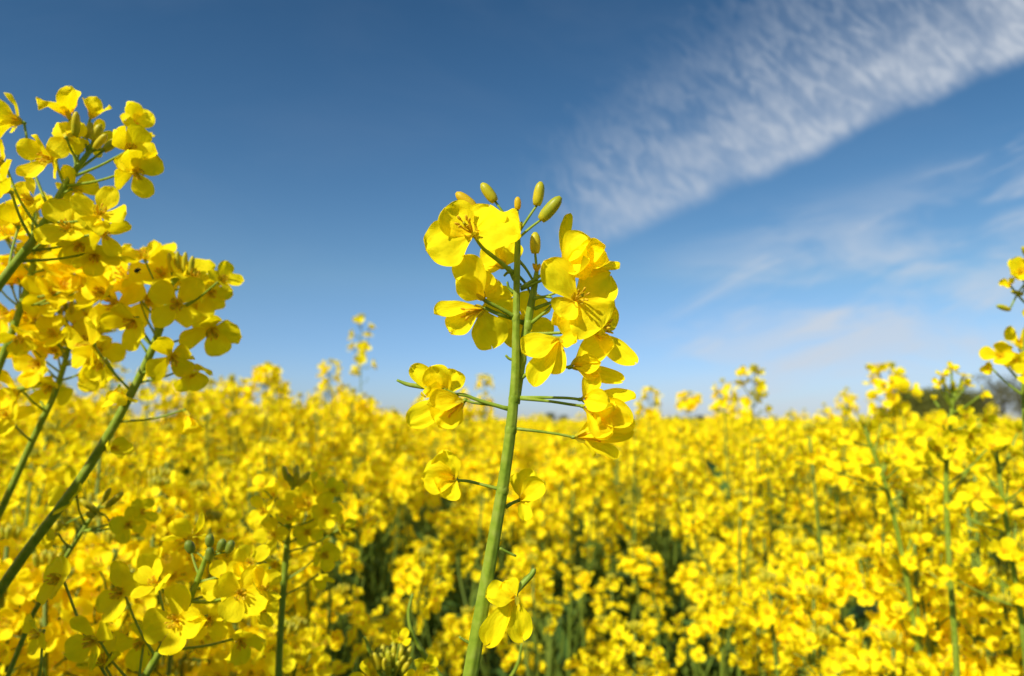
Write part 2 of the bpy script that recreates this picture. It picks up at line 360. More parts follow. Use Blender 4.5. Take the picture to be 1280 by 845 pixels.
    # thin crossing pedicels of fallen flowers and small curled stubs
    for q in ([(645, 322, -2), (656, 334, -6), (666, 350, -6)], [(646, 343, -2), (655, 352, -8), (664, 368, -8)], [(668, 372, 0), (680, 371, 4), (697, 365, 10)], [(667, 374, 2), (677, 371, 6), (690, 372, 12)],
              [(642, 366, -1), (636, 360, -1), (634, 352, 0)], [(642, 450, 0), (636, 448, 1), (632, 444, 2)], [(624, 685, 2), (634, 690, 0), (645, 695, -2)], [(590, 805, 2), (582, 801, 4), (574, 796, 6)],
              [(641, 340, -3), (634, 341, -8), (630, 345, -10)], [(636, 333, -6), (645, 353, -6), (652, 356, -6)]):
        pod_obj(root, base, [(p(*a), k) for a, k in zip(q, (1.2, .95, .8))], 1.9 * u, 'pedicel')
    return root
hero()

def beetle(px, py, d, L, label):
    c = at(px, py, d); mb = MB(); a = vdir(.8, .3, .1); t, x, y = ortho(a)
    budshape(mb, c - t * L * .5, c + t * L * .3, L * .62, M_BEETLE, 10, 8)
    h = MB(); budshape(h, c + t * L * .26, c + t * L * .56, L * .36, M_BEETLE, 8, 6)
    ro = thing('pollen_beetle', label, 'beetle', c)
    link('wing_case', mb.mesh('wing_case', c), ro); link('head', h.mesh('head', c), ro)
    for k in range(3):
        for s in (-1, 1):
            lg = MB(); o = t * L * (.25 - .25 * k)
            tube(lg, [c + o, c + o + y * s * L * .35 + x * L * .1, c + o + y * s * L * .5 - x * L * .2], L * .03, M_BEETLE, 4)
            link('leg', lg.mesh('leg', c), ro)

# ------------------------------------------------------------------ close plants, flower by flower
def close_plant(label, d, stem, flowers, buds=(), bud_c=None, bud_n=0, pods=(), size_mm=17, tiltz=0, group=None, budmat=None, seed=1, lean=0, fill=0, fill_r=1):
    """stem: photo px (x, y, half width px) bottom to top. flowers: (x, y, size factor, facing or None, opening)"""
    random.seed(seed)
    u = d / F
    n = len(stem)
    P = [(at(x, y, d - z * u), r * u * .76) for x, y, r, z in [(s + (0,))[:4] for s in stem]]
    dirn = (P[0][0] - P[1][0]).normalized()
    b = P[0][0] + V((dirn.x * .25, .02, 0)); base = V((b.x + lean, max(.05, b.y), 0))
    mid = P[0][0].lerp(base, .4) + V((0, 0, 0))
    P = [(base, P[0][1] * 1.4), (mid, P[0][1] * 1.2)] + P
    root = thing('rapeseed_plant', label, 'plant', base, group)
    stem_obj(root, base, [P])
    sp = smooth_path(P, 6)
    tip = P[-1][0]; axis = (P[-1][0] - P[-2][0]).normalized()
    flowers = list(flowers)
    for k in range(fill):
        a = random.uniform(0, 6.28); q = random.random() ** .6
        flowers.append((stem[-1][0] + math.cos(a) * 55 * fill_r * q, stem[-1][1] + 15 * fill_r + math.sin(a) * 42 * fill_r * q, random.uniform(.8, 1.05), None, random.uniform(48, 72)))
    for fl in flowers:
        x, y = fl[:2]; k = fl[2] if len(fl) > 2 else 1; fc = fl[3] if len(fl) > 3 else None; op = fl[4] if len(fl) > 4 and fl[4] else random.uniform(50, 74)
        z = fl[5] if len(fl) > 5 else random.uniform(-35, 40)
        size = size_mm / 2000 * k
        c = at(x, y, d - z * u)
        near = min(range(len(sp)), key=lambda i: (sp[i][0] - c).length)
        dist = (sp[near][0] - c).length
        j = near; acc = 0
        while j > 1 and acc < dist * .55: acc += (sp[j][0] - sp[j - 1][0]).length; j -= 1
        st = sp[j][0]
        out = c - st
        if fc is None:
            f = (out.normalized() * .8 + axis * .35 + vdir(0, .15, .5) * .35 + V([random.uniform(-.3, .3) for _ in range(3)])).normalized()
        else: f = vdir(*fc)
        q = st.lerp(c - f * size * .14, .55) - axis * dist * .06
        flower_obj(root, base, c, f, size, [st, q], op=op, ped_r=max(.00038, 1.3 * u), stam=True)
    for x, y, x2, y2, w in buds:
        a, e = at(x, y, d), at(x2, y2, d - 4 * u)
        bud_obj(root, base, a, e, w * u, [sp[-3][0], sp[-1][0].lerp(a, .6)], budmat or M_BUD, 1.2 * u)
    if bud_n:
        t, bx, by = ortho(axis); bc = at(*bud_c, d) if bud_c else tip + t * .004
        for k in range(bud_n):
            a = k * 2.4; rr = .0055 * math.sqrt((k + .5) / bud_n); dv = bx * math.cos(a) * rr + by * math.sin(a) * rr
            s = bc + dv + t * (-.5 * rr)
            e = s + (t * .0055 + dv * .55) * random.uniform(.8, 1.15)
            bud_obj(root, base, s, e, random.uniform(.0019, .0026), [sp[-2][0], bc - t * .003 + dv * .4], budmat or M_BUD, .00035)
    for pts, w in pods:
        pod_obj(root, base, [(at(x, y, d - z * u), k) for x, y, z, k in pts], w * u, 'seed_pod')
    return root

T = 'rapeseed_plant'
close_plant('leaning rapeseed plant whose flower head reaches highest of the close plants at the edge', .205,
    [(-60, 470, 8), (-8, 366, 7.5), (50, 288, 6.5), (88, 222, 5.5), (113, 188, 4)],
    [(24, 152, 1, (-.8, .2, .35), 55), (86, 146, .95, (-.1, .85, .4), 42), (114, 146, .7, (.5, .85, .2), 30), (64, 198, 1.05, (-.35, -.1, .9), 55), (84, 172, .8, (-.2, .2, -.6), 60), (122, 172, .65, (.2, .3, -.7), 66),
     (163, 160, .9, (.7, .5, .4), 50), (160, 188, .85, (.75, .2, .5), 60), (168, 214, .95, (.7, -.45, .45), 58), (92, 236, .85, (.2, .3, -.7), 66), (124, 268, 1, (.5, .4, .6), 62), (86, 286, 1.05, (.15, .3, .85), 66), (128, 292, .8, (.7, -.3, .4), 60),
     (100, 305, .9, (.2, -.6, .6), 60), (40, 252, .95, (-.5, .3, .6), 62, -40), (8, 238, 1, (-.6, .3, .5), 60), (22, 280, .95, None, 66, -40), (3, 205, .8, (-.7, .5, .3), 40), (55, 300, .8, None, 66, -40), (118, 318, .8, (.3, -.6, .5), 60)],
    bud_n=6, seed=3, size_mm=18.5)
close_plant('rapeseed plant with a broad domed head on a slanting thick green stem', .235,
    [(-70, 850, 8.5), (30, 694, 8), (100, 600, 7.5), (165, 490, 6.6), (196, 422, 6), (212, 372, 4.5), (216, 350, 3)],
    [(180, 322, .8, (0, .8, .55), 70), (158, 346, 1.05, (-.25, .5, .8), 72), (205, 346, 1, (.05, .5, .85), 70), (242, 348, .9, (.4, .6, .6), 66), (276, 350, .62, (.8, .4, .4), 60), (262, 366, .75, (.7, -.2, .6), 66), (148, 382, 1.1, (-.3, .1, .9), 74),
     (188, 376, 1.1, (0, .1, 1), 76), (222, 380, 1, (.3, -.1, .9), 70), (248, 384, .95, (.5, -.2, .7), 66), (168, 400, 1, (-.1, -.4, .8), 66), (264, 412, 1, (.45, -.6, .6), 66), (214, 446, .9, (.5, -.5, .6), 60), (236, 462, .8, (.6, -.5, .4), 52),
     (132, 368, .9, (-.6, .3, .6), 66), (112, 432, .95, (-.5, -.2, .7), 66), (128, 452, .85, (-.3, -.5, .6), 64), (148, 486, .7, (-.1, -.9, .2), 36), (232, 516, .75, (.5, -.8, .2), 34), (200, 330, .8, (.2, .8, .4), 66, -40), (230, 360, .9, None, 70, -45), (170, 360, .9, None, 70, -45),
     (140, 560, .6, (.8, .1, .3), 40)],
    buds=[(214, 340, 211, 316, 7), (222, 340, 222, 314, 7), (230, 340, 232, 315, 7), (238, 342, 241, 320, 7)], seed=5, size_mm=22)
close_plant('rapeseed plant half out of frame, its stem behind the leaning highest one', .26,
    [(-40, 560, 6), (0, 455, 6), (26, 385, 5.5), (46, 320, 5), (55, 296, 3.5)],
    [(44, 318, 1), (78, 345, 1), (104, 362, .9, (.6, .1, .6)), (16, 332, 1), (60, 372, 1, (.3, -.3, .8)), (8, 296, .9), (10, 392, 1, (-.3, -.2, .8)), (88, 325, .9), (116, 348, .7, (.8, .2, .4)), (30, 348, 1), (52, 300, .9, (0, .8, .4)), (-8, 352, 1), (46, 262, .7, (.2, .9, .2), 40), (24, 420, .8, (.2, -.6, .6))],
    bud_n=5, seed=8, size_mm=21.5, fill=14, fill_r=1.3)
close_plant('rapeseed plant with dark thin slanting stem and a knot of green buds among flowers', .28,
    [(-60, 760, 6), (2, 636, 5.5), (40, 552, 5.2), (74, 476, 4.6), (86, 420, 4), (82, 396, 2.5)],
    [(42, 402, 1), (60, 416, 1, (-.2, .3, .9)), (22, 446, 1), (120, 440, 1, (.6, 0, .7)), (112, 460, .9, (.4, -.4, .7)), (64, 482, 1, (0, -.4, .8)), (22, 490, 1, (-.4, -.3, .8)), (36, 430, .9), (95, 412, .9), (50, 455, 1, (-.2, 0, .9)), (8, 520, .9), (70, 440, .8, (.1, .3, .8)), (108, 395, .8, (.5, .5, .6))],
    bud_c=(80, 388), bud_n=12, budmat=M_BUD, seed=9, size_mm=21.5, fill=8, fill_r=1.2, pods=[([(-20, 497, 0, 1), (25, 487, 4, 1), (66, 470, 6, .7)], 3.2)])
close_plant('low rapeseed plant with dark green buds and wide open shaded flowers, nearest its lower edge', .205,
    [(150, 900, 6.5), (195, 822, 6), (232, 760, 5.5), (252, 712, 4.5), (258, 694, 3)],
    [(222, 776, 1.15, (-.05, .35, .95), 76, 30), (74, 724, .95, (-.35, .3, .85), 72, 0), (152, 742, 1, (-.2, .4, .85), 72, 10), (118, 800, .95, (-.3, .1, .9), 70), (300, 742, .95, (.4, .2, .85), 70), (312, 704, .7, (.4, .5, .7), 66), (282, 726, .8, (.1, .6, .7), 66), (178, 800, .9, (-.1, -.3, .9), 66), (300, 800, .9, (.5, -.3, .8), 56), (130, 830, .9, None, 66), (262, 772, .8, (.2, -.3, .9), 60), (196, 730, .75, (-.3, .7, .5), 62), (50, 790, .8, (-.4, 0, .8), 66), (325, 760, .7, (.7, .1, .6), 60)],
    buds=[(240, 690, 234, 676, 12), (262, 682, 262, 668, 11), (275, 688, 279, 674, 11), (285, 690, 290, 676, 11), (262, 700, 262, 684, 11)], budmat=M_GBUD, size_mm=19, seed=12, fill=5, fill_r=1.5)
close_plant('upright rapeseed plant with a dark straight stem and flowers tiered below its bud tip', .29,
    [(346, 900, 6), (350, 800, 5.5), (358, 690, 5), (363, 630, 4), (366, 606, 2.6)],
    [(342, 668, 1.05, (-.2, .1, .9)), (332, 640, .9, (-.5, .4, .7)), (404, 692, 1, (.6, -.2, .7)), (408, 640, 1, (.5, .3, .8)), (346, 702, 1, (-.2, -.4, .8)), (384, 664, .9, (.4, 0, .9)), (414, 615, .8, (.6, .5, .5)), (345, 622, .85, (-.4, .5, .6)), (426, 660, .7), (398, 720, .8, (.5, -.5, .6)), (318, 690, .8, (-.7, 0, .6)), (384, 626, .8, (.3, .5, .7))],
    buds=[(366, 608, 360, 592, 8), (370, 606, 371, 586, 8), (375, 608, 381, 594, 8)], bud_n=4, seed=14, fill=8, fill_r=.9)
close_plant('small rapeseed head with one open flower and slender green buds beside the slanting thick stem', .25,
    [(40, 770, 4), (85, 692, 3.6), (112, 650, 3), (124, 632, 2)],
    [(92, 618, 1.05, (-.25, .55, .75), 74), (160, 655, .85, (.5, 0, .8), 70), (176, 640, .7, None, 60), (70, 668, .7, (-.5, 0, .8), 40)],
    buds=[(122, 640, 100, 624, 8), (128, 628, 138, 610, 7), (132, 634, 154, 616, 8), (118, 646, 108, 640, 9), (138, 654, 146, 648, 8), (70, 662, 76, 652, 11)], seed=15)
close_plant('young rapeseed head crowded with pale green buds under the curling pods', .24,
    [(480, 960, 4), (486, 880, 3.6), (490, 845, 2.6)],
    [(520, 850, .8, (.6, .2, .6)), (500, 800, .55, (.2, .8, .5), 60), (462, 850, .8, (-.6, .2, .6)), (530, 836, .7, (.7, .3, .5))],
    bud_c=(490, 826), bud_n=22, seed=17,
    pods=[([(566, 862, 0, .9), (540, 832, 0, 1), (524, 808, 4, 1.1), (517, 795, 8, 1), (511, 765, 8, .9), (516, 742, 6, .5)], 3.2), ([(486, 860, 0, .9), (468, 828, 0, 1), (460, 808, 2, .9), (456, 796, 4, .5)], 2.8), ([(630, 860, 0, 1), (648, 828, 0, .9), (652, 805, 2, .5)], 2.8), ([(440, 850, 0, 1), (444, 830, 3, .6)], 2.6)])
close_plant('rapeseed plant half out of frame, pale green stem rising above the dark trees', .3,
    [(1300, 760, 5), (1290, 640, 4.6), (1282, 540, 4.2), (1280, 450, 3.6), (1288, 370, 3), (1292, 330, 2)],
    [(1276, 342, .95, (-.4, .4, .7)), (1262, 356, .5, (-.7, .2, .6), 40), (1274, 428, 1, (-.2, .3, .9)), (1250, 446, .95, (-.5, .2, .8)), (1266, 448, .9, (-.3, -.2, .8)), (1238, 460, .55, (-.8, -.2, .4), 40), (1300, 400, 1), (1310, 360, 1), (1296, 440, 1), (1284, 470, .8)],
    buds=[(1262, 387, 1246, 382, 7), (1278, 368, 1264, 364, 6), (1285, 322, 1278, 308, 6)], seed=18)
close_plant('rapeseed plant with a thick pale stem and open flowers before the dark trees', .43,
    [(1202, 980, 5.5), (1195, 820, 5), (1186, 690, 4.5), (1183, 590, 4), (1188, 530, 3.2), (1192, 490, 2.2)],
    [(1178, 470, .6, None, 66), (1190, 462, .6, (0, .8, .5)), (1204, 470, .65), (1174, 481, .6), (1208, 482, .6), (1190, 492, .5), (1226, 495, .65, (.6, .3, .6)), (1168, 500, .4, None, 40), (1205, 520, .9, (.3, 0, .9)), (1228, 524, .9, (.5, -.1, .8)), (1150, 540, 1, (-.5, .2, .8)), (1170, 560, 1.05, (-.2, 0, .9)), (1210, 545, 1.1, (.3, -.1, .9)), (1190, 550, 1, (0, .1, 1)), (1235, 560, 1), (1160, 715, .9, (-.4, -.5, .6), 50), (1150, 580, 1), (1215, 580, 1), (1180, 530, 1)],
    bud_n=6, seed=19, size_mm=18)
close_plant('rapeseed plant with a short dark leaning stem amid large soft yellow flowers', .47,
    [(1150, 830, 4.5), (1125, 680, 4), (1105, 600, 3.6), (1086, 550, 3.2), (1081, 534, 2.4)],
    [(1060, 548, 1), (1085, 538, 1), (1108, 550, 1), (1050, 573, 1), (1075, 576, 1), (1110, 578, 1.05), (1130, 573, 1), (1090, 598, 1), (1130, 613, 1), (1065, 603, 1), (1145, 638, 1), (1040, 588, .9), (1150, 678, 1), (1100, 528, .9)],
    bud_n=6, seed=20, size_mm=18)
close_plant('rapeseed plant with large soft yellow flowers hanging low at the picture edge', .4,
    [(1290, 950, 5), (1280, 800, 4.6), (1262, 680, 4), (1250, 600, 3.4), (1246, 565, 2.4)],
    [(1240, 560, 1), (1265, 570, 1), (1230, 590, 1), (1260, 600, 1.05), (1280, 610, 1), (1220, 620, 1), (1245, 635, 1), (1270, 650, 1), (1230, 665, 1.05), (1200, 640, 1), (1210, 690, 1), (1255, 690, 1), (1278, 700, 1), (1190, 720, .9), (1235, 720, .9), (1275, 745, .9), (1272, 540, 1)],
    bud_n=6, seed=21, size_mm=18)
beetle(172, 338, .222, .0021, 'tiny black beetle sitting on the broad domed yellow flower head')
beetle(599, 354, HD - 14 * HD / F, .00042, 'minute black speck of a beetle on the focused stem, below its largest flower')

# ------------------------------------------------------------------ field plants
def quick_flower(mb, c, ax, size, lod, mat, roll=0):
    """cheaper flower: lod 1 bent petals, lod 2 two quads a petal, lod 3 one quad a petal"""
    t, x, y = ortho(ax)
    for i in range(4):
        a = roll + i * 1.5708 + random.uniform(-.15, .15); rr = x * math.cos(a) + y * math.sin(a); ss = t.cross(rr)
        o = R(random.uniform(38, 88)); L = size * random.uniform(.9, 1.1); w = size * random.uniform(.40, .5)
        m = c + (t * math.cos(o * .6) + rr * math.sin(o * .6)) * L * .5; e = c + (t * math.cos(o) + rr * math.sin(o)) * L
        dz = t * size * random.uniform(-.08, .12)
        if lod == 1:
            petal(mb, c, e, w * 2, t, mat, 4, 4, .12, -.1, .06)
        elif lod == 2:
            mb.add([tuple(p) for p in (c, m - ss * w + dz, m + ss * w, e - ss * w * .62, e + ss * w * .62 + dz)], [(0, 1, 3), (0, 3, 4), (0, 4, 2)], mat)
        else:
            mb.add([tuple(p) for p in (c, m - ss * w * 1.1 + dz, e, m + ss * w * 1.1)], [(0, 1, 2, 3)], mat)
def head_layout(r, big=1.0, elong=0., loose=False):
    """flower places round a head: (height along axis, angle, reach, facing tilt, size)"""
    out = []; n = r.randint(12, 15) if loose else r.randint(17, 24)
    for k in range(n):
        q = k / n; a = k * 2.4 + r.uniform(-.7, .7)
        h = -.012 - q * (.030 + elong) * big + r.uniform(-.004, .004); reach = (.011 + .008 * math.sin(min(1, q * 1.6 + .25) * 1.8)) * big * r.uniform(.7, 1.3)
        out.append((h + .012, a, reach, R(25 + 55 * min(1, q * 1.3) + r.uniform(-28, 28)), r.uniform(.0074, .0110) * big))
    return out
def head_mesh(lod, r, big=1.0, elong=0.):
    """flower head built about its own stem tip, axis +z"""
    mb = MB(); lay = head_layout(r, big, elong)
    if r.random() < .5: lay = [q for q in lay if r.random() < .72]
    if lod == 3: lay = lay[::2]
    for h, a, re, ti, s in lay:
        rr = V((math.cos(a), math.sin(a), 0)); c = rr * re + V((0, 0, h)); ax = (V((0, 0, math.cos(ti))) + rr * math.sin(ti))
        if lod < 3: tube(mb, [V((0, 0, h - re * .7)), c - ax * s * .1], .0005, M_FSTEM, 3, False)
        if lod == 1: budshape(mb, c - ax * s * .2, c + ax * s * .25, s * .3, M_SEPAL, 4, 3)
        quick_flower(mb, c, ax, s * (1.45 if lod == 3 else 1), lod, M_FIELD, r.uniform(0, 1.5))
        if lod == 1: tube(mb, [c, c + ax * s * .4], s * .14, M_BUDY, 4)
    if lod < 3:
        for k in range(9 if lod == 1 else 5):
            a = k * 2.4; q = .0045 * math.sqrt(k / 9); s = V((q * math.cos(a), q * math.sin(a), .008 - q * .4)); budshape(mb, s, s + V((q * .4 * math.cos(a), q * .4 * math.sin(a), .006)), .0026, M_BUD, 4, 3)
    return mb
def leaf(mb, base, d, L, w, mat, nu=4):
    petal(mb, base, base + d * L, w, V((0, 0, 1)), mat, nu, 2, .15, .12, .05, .2, .45)
def skeleton(r, h, nb, spread):
    """main stem and branches of a plant h tall; returns tube paths, tips with axes"""
    paths = []; tips = []
    top = V((r.uniform(-.05, .05), r.uniform(-.05, .05), h)); mid = V((top.x * .3, top.y * .3, h * .55))
    paths.append([(V((0, 0, 0)), .0045), (mid, .0034), (top.lerp(mid, .3), .0024), (top, .0012)]); tips.append((top, (top - mid).normalized()))
    for k in range(nb):
        a = k * 2.4 + r.uniform(-.5, .5); q = r.uniform(.5, .85); s = mid.lerp(top, (q - .55) / .45) if q > .55 else mid * (q / .55)
        hh = h * r.uniform(.84, .995); re = spread * r.uniform(.5, 1.1); e = V((s.x + math.cos(a) * re, s.y + math.sin(a) * re, max(hh, s.z + .08)))
        m = s.lerp(e, .5) + V((math.cos(a) * re * .22, math.sin(a) * re * .22, -.01))
        paths.append([(s, .002), (m, .0017), (e, .0010)]); tips.append((e, (e - m + V((0, 0, .04))).normalized()))
    return paths, tips
def align(p, ax, roll, sc=1.):
    t, x, y = ortho(ax); M = Matrix((x, y, t)).transposed().to_4x4()
    return Matrix.Translation(p) @ M @ Matrix.Rotation(roll, 4, 'Z') @ Matrix.Scale(sc, 4)
rr_ = random.Random(77)
HEADS = {1: [], 2: [], 3: []}
random.seed(31)
for lod in (1, 2, 3):
    for k in range(10): HEADS[lod].append(head_mesh(lod, rr_, .85 + .35 * rr_.random(), rr_.choice((0, .01, .02, .04))))
HMESH = [h.mesh('flower_head') for h in HEADS[1]]
# single flowers for the nearest plants of the field
FLOW = []
for k in range(6):
    mb = MB(); c = V((0, 0, 0)); t = V((0, 0, 1)); s = .0082
    for i in range(4):
        a = i * 1.5708 + random.uniform(-.15, .15); o = R(random.uniform(36, 86)); q = V((math.cos(a) * math.sin(o), math.sin(a) * math.sin(o), math.cos(o)))
        petal(mb, c, q * s * random.uniform(.9, 1.08), s * random.uniform(.78, .96), t, M_FIELD, 6, 4, .12, -.1, .07)
    for i in range(4):
        a = i * 1.5708 + .78; q = V((math.cos(a) * .2, math.sin(a) * .2, .4)); petal(mb, V((0, 0, -.001)), q * s, s * .18, V((-q.x, -q.y, 0)), M_SEPAL, 3, 2, -.1, -.1, 0, .5, .5)
    for i in range(6):
        a = i * 1.047; tube(mb, [c, V((math.cos(a) * .0014, math.sin(a) * .0014, .0042))], .0002, M_SEPAL, 3); budshape(mb, V((math.cos(a) * .0014, math.sin(a) * .0014, .004)), V((math.cos(a) * .0018, math.sin(a) * .0018, .0052)), .0008, M_ANTH, 4, 3)
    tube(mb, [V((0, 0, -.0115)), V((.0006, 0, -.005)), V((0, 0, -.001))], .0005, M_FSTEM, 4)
    FLOW.append(mb.mesh('flower'))
def bud_cluster_mesh():
    mb = MB()
    for k in range(11):
        a = k * 2.4; q = .0052 * math.sqrt(k / 11); s = V((q * math.cos(a), q * math.sin(a), .006 - q * .5)); budshape(mb, s, s + V((q * .5 * math.cos(a), q * .5 * math.sin(a), .0062)), .0027, M_BUD, 5, 4)
    return mb.mesh('bud_cluster')
BUDM = bud_cluster_mesh()

TIPS = {}
def make_proto(r, h, nb, spread, detailed, loose=0):
    root = bpy.data.objects.new('rapeseed_plant', None); COL.objects.link(root)
    paths, tips = skeleton(r, h, nb, spread)
    mb = MB()
    for P in paths:
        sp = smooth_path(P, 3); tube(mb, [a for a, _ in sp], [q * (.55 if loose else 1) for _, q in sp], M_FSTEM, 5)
    for p, ax in tips:                       # young pods and bare pedicels under each head
        for k in range(r.randint(3, 8)):
            a = r.uniform(0, 6.28); s = p - ax * r.uniform(.05, .13); d = V((math.cos(a), math.sin(a), .5)).normalized()
            tube(mb, [s, s + d * .012, s + d * .016 + V((0, 0, .014 * r.random()))], [.0005, .0005, .0007], M_FSTEM, 3)
    link('stem', mb.mesh('stem'), root)
    for k in range(7):
        z = h * r.uniform(.3, .8); a = r.uniform(0, 6.28); lb = MB(); base = V((0, 0, z)) if z < h * .55 else paths[0][1][0].lerp(paths[0][3][0], (z / h - .55) / .45)
        leaf(lb, base, V((math.cos(a), math.sin(a), r.uniform(-.1, .7))).normalized(), r.uniform(.07, .16), r.uniform(.018, .04), M_LEAF)
        link('leaf', lb.mesh('leaf'), root)
    for p, ax in tips:
        if detailed:
            el = r.choice((0, 0, .015, .03)) + loose
            for hgt, a, re, ti, s in head_layout(r, 1, el, bool(loose)):
                t, x, y = ortho(ax); rr = x * math.cos(a) + y * math.sin(a); c = p + rr * re + ax * hgt; fx = ax * math.cos(ti) + rr * math.sin(ti)
                link('flower', r.choice(FLOW), root, align(c, fx, r.uniform(0, 6), s / .0082 * (1.5 if loose else 1)))
            link('bud_cluster', BUDM, root, align(p, ax, 0))
        else:
            link('flower_head', r.choice(HMESH), root, align(p, ax, r.uniform(0, 6), r.uniform(1.05, 1.3)))
    TIPS[root.name] = tips[0][0].copy()
    return root
def copy_plant(src):
    o = src.copy(); COL.objects.link(o)
    for ch in src.children:
        c = ch.copy(); COL.objects.link(c); c.parent = o
    return o
rp = random.Random(5)
D_PROTO = [make_proto(rp, 1.1, rp.choice((3, 4)), .09, True) for _ in range(4)]
PROTO = [make_proto(rp, 1.1, rp.randint(6, 8), .12, False) for _ in range(8)]
used = set()
LAB = 'yellow flowering rapeseed plant in the crowded field behind the tall sharp stem'
GRP = 'rapeseed plants crowding the field'
def place(src, x, y, h, rz, label=LAB, group=GRP, tilt=0):
    o = src if src.name not in used else copy_plant(src)
    used.add(src.name)
    o.location = (x, y, 0); k = h / 1.1; o.scale = (1, 1, k) if k > .9 else (1, 1, k)
    o.rotation_euler = (tilt, 0, rz)
    tag(o, label, 'plant', group)
    if not group and 'group' in o: del o['group']
    return o
# plants that stand clear of the crowd against the sky: photo px of the top, distance
sky = [(452, 396, 1.35, 'thin rapeseed plant rising highest above the far crowd, small head, bare pods'),
       (414, 452, 1.5, 'rapeseed plant with a small round head beside the thin highest one'),
       (334, 456, 1.25, 'rapeseed plant with a rounded full head above the crowd near the domed head'),
       (262, 478, 1.1, 'rapeseed plant whose head just clears the crowd under the domed flower head'),
       (606, 470, 2.3, 'small distant rapeseed head showing just beside the focused stem'),
       (813, 486, 1.6, 'rapeseed plant with a small head against pale sky beside the lowest focused flowers'),
       (862, 492, 1.6, 'small lone rapeseed head just clearing the field before the low green hill'),
       (942, 460, 1.05, 'rapeseed plant with a loose tall head standing before the low green hill'),
       (1112, 458, .85, 'rapeseed plant with a hooked cluster of flowers just beside the round dark tree')]
rs = random.Random(3)
for px, py, d, lb in sky:
    q = at(px, py, d)
    r0 = make_proto(random.Random(int(px)), q.z - .005, 0 if px in (452, 414, 606, 813, 862, 942, 1112) else 1, (.06 if d > 1.1 else .04), True, {942: .06, 452: .05}.get(px, .004))
    st = TIPS[r0.name]
    r0.location = (q.x - st.x, q.y - st.y, 0); tag(r0, lb, 'plant'); used.add(r0.name)
spots = []
g = .185; ny = 40
for iy in range(ny):
    for ix in range(-26, 27):
        x = (ix + rs.uniform(-.48, .48) + (iy % 2) * .5) * g; y = .66 + (iy + rs.uniform(-.48, .48)) * g
        if abs(x) < y * .80 + .10 and y > .58: spots.append((math.hypot(x, y), x, y))
spots.sort()
spots = [q for q in spots if not (q[0] < 1.0 and -.5 < q[1] / q[2] < .75 and rs.random() < .34)]   # open gaps close by
close_spots = [(30, 545, .62), (115, 565, .6), (215, 545, .7), (305, 560, .78), (55, 640, .45), (165, 670, .5), (400, 600, .85), (15, 745, .42), (95, 740, .5), (260, 640, .6), (70, 600, .40), (150, 622, .43), (250, 606, .47), (330, 660, .48), (412, 660, .62), (20, 690, .37), (200, 705, .39), (120, 770, .37), (305, 790, .42), (392, 770, .52), (445, 625, .75),
    (1150, 545, .55), (1060, 545, .68), (1235, 620, .5), (985, 560, .8), (1120, 660, .52), (1025, 740, .52), (1265, 740, .45), (1190, 770, .46), (885, 620, .8), (835, 720, .66), (700, 690, .75), (945, 690, .62), (760, 780, .6), (1085, 790, .48)]
n_ind = 300 - len(sky) - 12 - len(close_spots) - 10
R_IND = spots[n_ind][0]
for i, (d, x, y) in enumerate(spots[:n_ind]):
    b = x / y                              # the crop stands higher to either side of the gap ahead
    if d < 1.25:
        h = rs.gauss(1.07, .05)
        if d < .98 and -.45 < b < .22 and rs.random() < .35: h -= .14
        h += .05 * max(0, min(1, (-b - .25) * 3))
    else:
        h = rs.gauss(1.19, .055) + .11 * max(0, min(1, (-b - .06) * 5)) + .07 * max(0, min(1, (b - .28) * 4)) - .03 * max(0, min(1, (b - .52) * 6))
        if rs.random() < .10: h += rs.uniform(.03, .09)
    h = min(h, 1.345 if b < .5 else 1.27)
    src = D_PROTO[i % 4] if i < 16 else PROTO[rs.randrange(8)]
    place(src, x, y, h, rs.uniform(0, 6.28), tilt=rs.uniform(-.05, .05))

for i, (px, py, d) in enumerate(close_spots):
    q = at(px, py, d); place(D_PROTO[i % len(D_PROTO)], q.x, q.y, q.z, rs.uniform(0, 6.28), tilt=rs.uniform(-.03, .03))
# unseen plants added beside and behind the camera to shade the lower plants
for i, (x, y, h) in enumerate(((-.25, -.03, 1.34), (-.36, 0, 1.36), (-.20, -.10, 1.35), (-.30, .015, 1.33), (-.46, -.05, 1.38), (-.34, -.14, 1.40), (-.21, .055, 1.33), (-.28, .09, 1.34), (-.37, .12, 1.36), (-.33, .05, 1.38))):
    place(PROTO[i % 8], x, y, h, i * 1.1, 'unseen yellow flowering rapeseed plant added beside the camera to shade the lower plants', 'unseen rapeseed plants added for shade')
